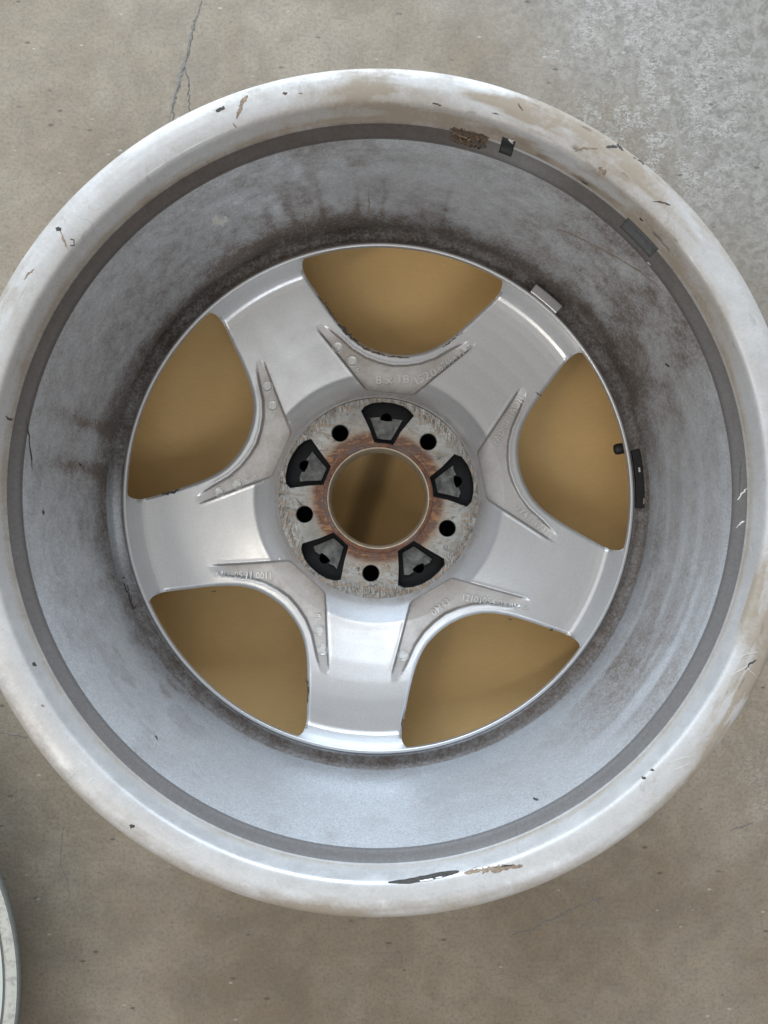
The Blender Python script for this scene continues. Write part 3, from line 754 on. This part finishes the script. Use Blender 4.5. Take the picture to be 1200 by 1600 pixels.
# raised rusty collar round the bore
mru, nt, bs = newmat("rusty_collar_steel"); co = objco(nt)
k1 = noise(nt, co, 90, 6, 0.7, 0.8); k2 = noise(nt, co, 300, 5, 0.75); k3 = noise(nt, co, 40, 4, 0.6)
c = mix(nt, ramp(nt, k1, [(0.40, 0.0), (0.60, 1.0)]), (0.07, 0.036, 0.028), (0.17, 0.068, 0.030))
c = mix(nt, ramp(nt, k3, [(0.50, 0.0), (0.66, 0.75)]), c, (0.13, 0.105, 0.10))
c = mix(nt, ramp(nt, k2, [(0.56, 0.0), (0.70, 0.8)]), c, (0.36, 0.17, 0.06))
L(nt, c, bs.inputs['Base Color']); bs.inputs['Roughness'].default_value = 0.8; bump(nt, math_(nt, 'ADD', k1, k2), 0.7, 0.0008, bs)
o = lathe("rusty_collar", smooth_prof(densify([(41.3, -128.05), (40.9, -127.5), (40.4, -127.1), (39.4, -126.9), (38.5, -127.2), (38.1, -127.8)], 0.35), 1), mru, None, nu=200, centre=HC); child(o, hub)
# bore wall, lightly chamfered
bw = [(37.3, -126.9), (37.6, -127.3), (37.9, -127.75)]
o = lathe("bore_wall", smooth_prof(densify([(38.2, -127.8), (37.4, -127.9), (36.9, -128.7), (36.7, -131), (36.7, -165)], 0.5), 1), M_BORE, None, nu=160, centre=HC); child(o, hub)
# bottom plate below the pockets
def ringplate(name, r0, r1, z, mat, parent):
    o = lathe(name, [(r1, z), (r0, z)], mat, None, nu=96, centre=HC); return child(o, parent)
ringplate("pocket_back", 37.3, 74.4, -152, M_DARKCAV, hub)
for k in range(5):
    a0 = 84.2+72*k
    # recess frame (black walls) with the grey web inside and its small hole
    outl = pocket_outline(a0)
    inn = None
    # web: cut off towards the outside
    def loc(x, y):
        c_, s_ = math.cos(math.radians(a0)), math.sin(math.radians(a0))
        return (HC[0]+x*c_-y*s_, HC[1]+x*s_+y*c_)
    rr_ = random.Random(50+k)
    off_ = [rr_.uniform(-0.8, 0.8) for _ in range(7)]
    web = [(45.0, -4.9), (45.0, 4.9), (53.5, 8.9), (59.6+off_[0], 11.9), (60.6+off_[1], 9.0), (61.0+off_[2]*0.5, 5.2), (58.8, 4.6), (58.2, 0), (58.8, -4.6), (61.0+off_[3]*0.5, -5.2), (60.6+off_[4], -9.0), (59.6+off_[5], -11.9), (53.5, -8.9)]
    plate("pocket_floor", [loc(x, y) for x, y in web], [], ZP-5.5, 3.0, mpk, hub, 0.3)
    plate("pocket_liner", outl, [circ(*loc(61.0, 0), 4.1, 24)], ZP-7.2, 1.5, M_DARKCAV, hub, 0.2)
    # liner walls, 0.25 mm inside the pad's cut-out
    V, F = [], []; cx = sum(p[0] for p in outl)/len(outl); cy = sum(p[1] for p in outl)/len(outl)
    m = len(outl)
    for sc, zz in ((0.992, ZP-0.9), (0.992, ZP-9), (0.955, ZP-1.6), (0.90, ZP-9)):
        for (x, y) in outl: V.append((cx+(x-cx)*sc, cy+(y-cy)*sc, zz))
    for i in range(m):
        j = (i+1) % m
        F += [(i, j, 2*m+j, 2*m+i), (2*m+i, 2*m+j, 3*m+j, 3*m+i)]
    o = mesh_from("pocket_wall", V, F, M_DARKCAV, smooth=False); child(o, hub)
    # bolt hole tube with its chamfer
    c0 = hp(56.5, 48.4+72*k)
    o = lathe('bolt_hole_chamfer', [(7.05, -128.1), (6.7, -128.5), (6.25, -129.3)], mp_, None, nu=32, centre=c0); child(o, hub)
    o = lathe("bolt_hole", [(6.25, -129.3), (6.35, -150), (0.05, -150.2)], M_DARKCAV, None, nu=32, centre=c0); child(o, hub)

# ------------------------------------------------------------------ cast lettering and stamps
def drape(o, h):
    pass
def text_on(s, px0, px1, size_px, h=1.0, name="cast_lettering", mat=None, spacing=1.0):
    """text laid from photo point px0 towards px1 (pocket floor at about z = -157)"""
    zz = -156.5
    a = P(px0[0], px0[1], zz); b = P(px1[0], px1[1], zz)
    ang = math.atan2(b[1]-a[1], b[0]-a[0]); length = math.hypot(b[0]-a[0], b[1]-a[1])
    cu = bpy.data.curves.new(name, 'FONT'); cu.body = s; cu.size = 1.0; cu.extrude = 0.01; cu.resolution_u = 2
    cu.space_character = spacing
    cu.offset = 0.018
    tmp = bpy.data.objects.new(name, cu); scene.collection.objects.link(tmp)
    bpy.context.view_layer.update(); dg = bpy.context.evaluated_depsgraph_get()
    me0 = bpy.data.meshes.new_from_object(tmp.evaluated_get(dg)); bpy.data.objects.remove(tmp)
    co_ = np.zeros(len(me0.vertices)*3); me0.vertices.foreach_get("co", co_); co_ = co_.reshape(-1, 3)
    w = co_[:, 0].max()-co_[:, 0].min(); x0 = co_[:, 0].min()
    hgt = size_px*PX2MM/0.72
    X_ = (co_[:, 0]-x0)/w*length; Y_ = co_[:, 1]*hgt
    gx = a[0]+X_*math.cos(ang)-Y_*math.sin(ang); gy = a[1]+X_*math.sin(ang)+Y_*math.cos(ang)
    r = np.hypot(gx, gy); zs_ = surf_detail(gx, gy, zbase(r), r)+TOP
    zt = np.where(co_[:, 2] > 0, zs_+h, zs_-0.25)
    out = np.stack([gx, gy, zt], -1)*MM
    me0.vertices.foreach_set("co", out.astype(np.float32).ravel()); me0.update(); me0.materials.clear(); me0.materials.append(mat or M_TEXT)
    me0.name = name
    o = bpy.data.objects.new(name, me0); link(o); return child(o, wheel)
def stamp(px, py, r_mm=4.3, inner=None):
    cx, cy = P(px, py, -157)
    prof = [(r_mm+0.5, -0.4), (r_mm+0.42, 0.5), (r_mm, 0.62), (r_mm-0.4, 0.5), (r_mm-0.55, 0.22), (r_mm*0.5, 0.2), (0.02, 0.2)]
    nu = 36; V, F = [], []
    for (r, z) in prof:
        for i in range(nu):
            t = 2*math.pi*i/nu; V.append((cx+r*math.cos(t), cy+r*math.sin(t), z))
    V = np.array(V); r = np.hypot(V[:, 0], V[:, 1]); V[:, 2] += surf_detail(V[:, 0], V[:, 1], zbase(r), r)+TOP
    n = len(prof)
    for j in range(n-1):
        for i in range(nu):
            F.append((j*nu+i, j*nu+(i+1) % nu, (j+1)*nu+(i+1) % nu, (j+1)*nu+i))
    o = mesh_from("stamp", V, F, M_TEXT); child(o, wheel)
    if inner: text_on(inner, (px-5, py+5), (px+5, py-4), 7, 0.55)
    return o
text_on("8 x 18", (587, 600), (640, 598), 13)
text_on("IS20", (652, 601), (685, 584), 13)
text_on("6768401 W", (689, 580), (744, 540), 12)
text_on("FAD/09/1AOJ1", (778, 696), (820, 622), 12)
text_on("7743-171-2", (803, 796), (863, 842), 11)
text_on("IND. 05 11 0011", (335, 902), (424, 905), 11)
text_on("12101054-0X-0202", (722, 938), (826, 955), 11)
text_on("0M43", (678, 962), (704, 942), 11)
for (px, py, t) in ((527, 541, None), (550, 564, "A"), (417, 603, "2"), (426, 634, "6"), (342, 769, None), (371, 757, "R"), (499, 985, "o"), (504, 1016, "M"), (630, 1025, "K")):
    stamp(px, py, 4.1, t)
stamp(559, 577, 1.0)
text_on("::", (420, 645), (428, 652), 8); text_on("Sud", (386, 756), (402, 748), 8); text_on("3", (493, 968), (503, 966), 9)

# ------------------------------------------------------------------ chips along window edges (draped on the disc)
def disc_stroke(name, pts, w, mat, seed, irr=0.9, n=5, amp=0.6):
    r_ = random.Random(seed); q = [P(x, y, -157) for x, y in pts]
    V, F = ribbon(jag(q, n, amp, r_), w, r_, lambda x, y: surf(x, y)-0.2, 0.42, irr)
    F = [tuple(reversed(f)) for f in F] if False else F
    o = mesh_from(name, V, F, mat); return child(o, wheel)
disc_stroke("paint_chip", [(497, 460), (506, 472), (517, 487), (527, 503)], 1.6, M_BROWN, 3)
disc_stroke("paint_chip", [(528, 503), (540, 518), (550, 528), (562, 539)], 2.8, M_SCUFF, 4)
disc_stroke("paint_chip", [(562, 539), (575, 547), (588, 551), (602, 556)], 2.2, M_BROWN, 5)
disc_stroke("paint_chip", [(604, 557), (622, 559), (640, 559)], 1.2, M_BROWN, 6)
disc_stroke("paint_chip", [(692, 541), (703, 535), (714, 525)], 1.5, M_BROWN, 7)
disc_stroke("paint_chip", [(714, 524), (724, 517)], 1.2, M_TAN, 8)
disc_stroke("paint_chip", [(252, 772), (266, 769), (280, 765)], 2.4, M_SCUFF, 9)
disc_stroke("paint_chip", [(478, 1060), (481, 1075), (480, 1100)], 1.2, M_BROWN, 10)
disc_stroke("paint_chip", [(632, 1110), (629, 1130), (628, 1142)], 1.0, M_BROWN, 11)
disc_stroke("paint_chip", [(330, 924), (338, 924)], 1.0, M_BROWN, 12)
disc_stroke("paint_chip", [(838, 612), (848, 616)], 1.2, M_BROWN, 13)
disc_stroke("paint_chip", [(794, 967), (801, 969)], 1.0, M_SCUFF, 14)
disc_stroke("paint_chip", [(858, 984), (864, 986)], 1.2, M_SCUFF, 15)

# ------------------------------------------------------------------ marks on flange and barrel
R_ = math.radians
rim_stroke("scuff_mark", [(606, 1379), (640, 1377), (672, 1371), (700, 1365), (716, 1362)], 10, M_SCUFF, 1, 0.12, n=4, amp=0.25, label="long black gouge on the lower flange")
rim_stroke("scuff_mark", [(724, 1365), (752, 1359), (780, 1357), (815, 1353)], 10, M_TAN, 2, 0.6, n=7)
rim_stroke("scuff_mark", [(770, 1357), (790, 1355), (808, 1354)], 4, M_SCUFF, 21, 0.5)
rim_stroke("scuff_mark", [(336, 174), (349, 168)], 5, M_SCUFF, 3, 0.3, n=4, taper=False)
rim_stroke("scuff_mark", [(386, 150), (378, 158), (373, 172), (368, 186)], 7, M_TAN, 4, 0.5)
rim_stroke("scuff_mark", [(362, 192), (367, 200)], 3, M_TAN, 5)
rim_stroke("scuff_mark", [(948, 230), (958, 228), (966, 230)], 5, M_SCUFF, 6, 0.4)
rim_stroke("scuff_mark", [(964, 224), (972, 230), (976, 235)], 6, M_SCUFF, 7, 0.4)
rim_stroke("scuff_mark", [(900, 236), (915, 231), (935, 232)], 4, M_TAN, 8)
rim_stroke("scuff_mark", [(992, 245), (1000, 250), (1010, 258)], 3, M_SCUFF, 9)
rim_stroke("scuff_mark", [(936, 262), (943, 268), (946, 274)], 9, M_TAN, 10)
rim_stroke("scuff_mark", [(1022, 315), (1034, 316), (1050, 321)], 2.5, M_SCUFF, 11)
rim_stroke("scuff_mark", [(1000, 340), (1006, 346)], 3, M_SCUFF, 12)
rim_stroke("scuff_mark", [(86, 358), (93, 363)], 8, M_SCUFF, 13, 0.3)
rim_stroke("scuff_mark", [(92, 362), (98, 376), (104, 392)], 3, M_TAN, 14)
rim_stroke("scuff_mark", [(108, 376), (114, 377), (114, 386), (108, 386)], 1.6, M_SCUFF, 15, 0.2, amp=0.2, taper=False)
rim_stroke("scuff_mark", [(36, 440), (44, 430), (52, 422)], 3, M_TAN, 16)
rim_stroke("scuff_mark", [(8, 652), (14, 658), (20, 656)], 3.2, M_SCUFF, 17)
rim_stroke("scuff_mark", [(52, 1038), (58, 1042)], 5, M_SCUFF, 18)
rim_stroke("scuff_mark", [(65, 1103), (71, 1106)], 5, M_TAN, 19)
rim_stroke("scuff_mark", [(203, 1290), (212, 1292)], 6, M_SCUFF, 20)
rim_stroke("scuff_mark", [(675, 160), (684, 163), (690, 165)], 2.0, M_SCUFF, 22)
rim_stroke("scuff_mark", [(768, 176), (780, 178)], 2.0, M_BROWN, 23)
rim_stroke("scuff_mark", [(810, 160), (818, 172)], 2.0, M_BROWN, 24)
rim_stroke("scuff_mark", [(440, 146), (448, 145)], 4.0, M_BROWN, 25)
rim_stroke("scuff_mark", [(465, 80+65), (472, 146)], 2.0, M_TAN, 26)
rim_stroke("scuff_mark", [(1000, 1216), (1008, 1219)], 3.5, M_SCUFF, 27)
rim_stroke("scuff_mark", [(1014, 1206), (1021, 1206)], 3.5, M_SCUFF, 28)
rim_stroke("scuff_mark", [(1163, 1050), (1172, 1040), (1182, 1034)], 2.5, M_SCUFF, 29, 0.9)
rim_stroke("scratch", [(1148, 1035), (1165, 1025), (1185, 1022)], 1.1, M_WHITE, 30)
rim_stroke("scratch", [(1140, 1060), (1165, 1045), (1180, 1060)], 1.1, M_WHITE, 31)
rim_stroke("scratch", [(1040, 1196), (1060, 1188), (1082, 1184)], 1.1, M_WHITE, 32)
rim_stroke("scratch", [(1050, 1206), (1075, 1196)], 1.1, M_WHITE, 33)
rim_stroke("scratch", [(1152, 782), (1160, 772), (1168, 764)], 2.6, M_WHITE, 34)
rim_stroke("scratch", [(1150, 826), (1157, 818), (1164, 816)], 2.4, M_WHITE, 35)
rim_stroke("scratch", [(1158, 720), (1157, 745), (1155, 775)], 1.2, M_SCUFF, 36, 0.3)
rim_stroke("scratch", [(865, 355), (895, 366), (950, 393), (1004, 425), (1040, 458)], 2.4, M_TAN, 37, 0.6)
rim_stroke("scratch", [(1012, 740-330), (1018, 415)], 2.0, M_WHITE, 38)
rim_stroke("scratch", [(332, 352), (338, 344), (346, 347), (354, 340)], 12, M_WHITE, 39, 0.7, n=4, label="ragged pale chip on the upper left barrel")
rim_stroke("scratch", [(40, 655), (46, 690), (50, 735)], 2.4, M_SCUFF, 40, 0.4)
rim_stroke("speck", [(1042, 568), (1047, 574)], 4, M_SCUFF, 41)
rim_stroke("speck", [(67, 798), (69, 806)], 4, M_SCUFF, 42)
rim_stroke("speck", [(832, 1247), (841, 1250)], 4, M_SCUFF, 43)
rim_stroke("speck", [(243, 1149), (248, 1156)], 3, M_SCUFF, 44)
rim_stroke("speck", [(124, 725), (129, 731)], 3, M_SCUFF, 45)
for i, pts in enumerate(([(194, 910), (198, 920), (203, 930), (206, 945)], [(200, 912), (203, 922), (200, 928)], [(206, 930), (207, 945), (211, 953), (214, 946)], [(192, 905), (197, 903), (202, 909)])):
    rim_stroke("glue_residue", pts, 2.6, M_SCUFF, 60+i, 0.7)
for i, (x, y0, y1) in enumerate(((575, 300, 345), (476, 330, 378))):
    rim_stroke("drip_mark", [(x, y0), (x+2, (y0+y1)/2), (x+4, y1)], 1.6, M_TAN, 70+i, 0.9, off=0.03)

# adhesive patches and weights on the rim
rim_patch("tape_patch", R_(68.4), R_(70.5), 566, 591, M_RUBBER, 0.7, parent=wheel, label="small square black tape patch", sheary=0.004)
rim_patch("tape_flake", R_(68.7), R_(69.6), 586, 591, M_WHITE, 0.95, nu=4, nv=3, irr=0.6, seed=2)
rim_patch("grey_tape_strip", R_(40.8), R_(47.6), 563, 583, M_TAPE, 0.6, nu=24, label="flat dark grey tape strip")
rim_patch("torn_glue_pad", R_(72.7), R_(78.3), 563, 584, M_BROWN, 0.55, nu=40, nv=12, irr=2.4, seed=5, label="torn brown remains of a glued weight")
rim_stroke("glue_edge", [(703, 199), (722, 203), (745, 208), (762, 212)], 3, M_SCUFF, 80, 0.8, off=1.0)
rim_stroke("glue_edge", [(735, 219), (748, 224), (758, 226)], 9, M_SCUFF, 81, 0.8, off=1.0)
rim_stroke("glue_edge", [(712, 207), (728, 214), (742, 219)], 3, M_TAN, 82, 0.8, off=1.1)

def arc_block(name, a0, a1, r0, r1, z0, z1, mat, nu=20, bev=0.7, parent=wheel, label=None):
    """curved bar with rounded edges, angles in degrees, mm"""
    sec = [(r0, z0), (r0, z1-bev), (r0+bev*0.3, z1-bev*0.3), (r0+bev, z1), (r1-bev, z1), (r1-bev*0.3, z1-bev*0.3), (r1, z1-bev), (r1, z0)]
    V, F = [], []; m = len(sec)
    cr = (r0+r1)/2; cz = (z0+z1)/2
    angs = [a0]+list(np.linspace(a0+0.12, a1-0.12, nu))+[a1]
    for j, a in enumerate(angs):
        k = 0.86 if j in (0, len(angs)-1) else 1
        for r, z in sec:
            rr2 = cr+(r-cr)*k; zz = z if z == z0 else cz+(z-cz)*k
            V.append((rr2*math.cos(R_(a)), rr2*math.sin(R_(a)), zz+TOP))
    n = len(angs)
    for j in range(n-1):
        for i in range(m):
            i2 = (i+1) % m; F.append((j*m+i, j*m+i2, (j+1)*m+i2, (j+1)*m+i))
    F += [tuple(range(m)), tuple((n-1)*m+i for i in reversed(range(m)))]
    o = mesh_from(name, V, F, mat, smooth=False); child(o, parent)
    if label: o["label"] = label
    return o
bwt = arc_block("balance_weight", -2.3, 10.6, 199.0, 205.8, -152, -146.0, M_RUBBER, 30, label="black curved stick-on balance weight")
for (a, r) in ((6.1, 202.6),):
    arc_block("paint_fleck", a-0.5, a+0.5, r-0.7, r+0.7, -146.2, -145.7, M_WHITE, 4, 0.1, parent=bwt)
arc_block("paint_fleck", -1.4, -0.1, 204.2, 205.6, -146.4, -145.7, M_TAN, 4, 0.1, parent=bwt)
# zinc clip-on weight beside the lip at the upper right
cw = arc_block("clip_weight", 46.0, 53.6, 195.2, 203.2, -152, -138.5, M_CLIP, 12, 0.9, label="bright zinc balance weight block")
for v in cw.data.vertices: pass
# valve stem, pointing towards the hub from under the lip
def tube(name, p0, p1, prof, mat, parent, nu=24):
    a = Vector(p0); b = Vector(p1); ax = (b-a).normalized(); u = ax.orthogonal().normalized(); w = ax.cross(u); ln2 = (b-a).length
    V, F = [], []
    for t, r in prof:
        for i in range(nu):
            c_ = 2*math.pi*i/nu; q = a+ax*(t*ln2)+u*(r*math.cos(c_))+w*(r*math.sin(c_)); V.append(tuple(q))
    m = len(prof)
    for j in range(m-1):
        for i in range(nu): F.append((j*nu+i, j*nu+(i+1) % nu, (j+1)*nu+(i+1) % nu, (j+1)*nu+i))
    o = mesh_from(name, V, F, mat); return child(o, parent)
vt = P(958, 703, -178); vb = P(1012, 694, -172)
vs = tube("valve_stem", (vb[0], vb[1], TOP-170), (vt[0], vt[1], TOP-176), [(0, 6), (0.12, 6), (0.2, 4.4), (0.6, 3.9), (0.62, 3.2), (0.8, 3.2)], M_RUBBER, wheel)
tube("valve_cap", (vb[0]+(vt[0]-vb[0])*0.66, vb[1]+(vt[1]-vb[1])*0.66, TOP-174), (vt[0], vt[1], TOP-176), [(0, 4.0), (0.1, 4.4), (0.75, 4.5), (0.93, 3.6), (1.0, 1.8), (1.01, 0.05)], M_RUBBER, vs)

# ------------------------------------------------------------------ second rim, cut by the frame at lower left
w2 = empty("bare_wheel_rim", (0, 0, 0))
c2 = P(-405, 1535, -148)
w2.location = (c2[0]*MM, c2[1]*MM, 0)
tag(w2, label="scuffed pale grey wheel rim at lower left, mostly cut off by the frame", category="wheel rim")
M_RIM2 = silver("pale_scuffed_rim", (0.56, 0.61, 0.59), (0.2, 0.19, 0.17), (0.05, 0.05, 0.05), 0.3, 0.42, attr=False)
m2, nt, bs = newmat("scuffed_rim_edge"); co = objco(nt)
g1 = noise(nt, mapping(nt, co, (1, 1, 1)), 150, 6, 0.7, 1.0); 
c = mix(nt, ramp(nt, g1, [(0.38, 0.0), (0.52, 1.0)]), (0.36, 0.36, 0.34), (0.52, 0.53, 0.49)); L(nt, c, bs.inputs['Base Color']); bs.inputs['Roughness'].default_value = 0.5; bs.inputs['Metallic'].default_value = 0.2
M_GREY2 = plain("grey_rim_groove", (0.15, 0.16, 0.155), 0.6, 0.2)
def l2(name, prof, mat):
    prof = [(max(0.1, r-29.6), z) for r, z in prof]
    o = lathe(name, smooth_prof(densify(prof, 0.8), 1), mat, None, nu=480, zoff=80); o.parent = w2; return o
l2("rim_edge", [(170, -79), (168, -38), (205, -21), (228, -14), (242, -10.5), (247.3, -5.5), (247.6, -3), (246.6, -1.2), (245, -0.6)], M_GREY2)
l2("scuffed_band", [(245, -0.6), (244.2, -0.9), (243.4, -0.4), (241, 0), (237.5, -0.2), (236.0, -1.0)], m2)
l2("groove", [(236.0, -1.0), (235.2, -2.2), (234.4, -2.2), (233.8, -1.4)], M_GREY2)
l2("inner_wall", [(233.8, -1.4), (231, -1.6), (228, -3.5), (225.5, -8), (223, -12.5), (205, -17), (180, -27), (160, -36), (156, -60), (150, -70), (120, -74), (60, -60), (10, -60), (0.1, -60)], M_RIM2)
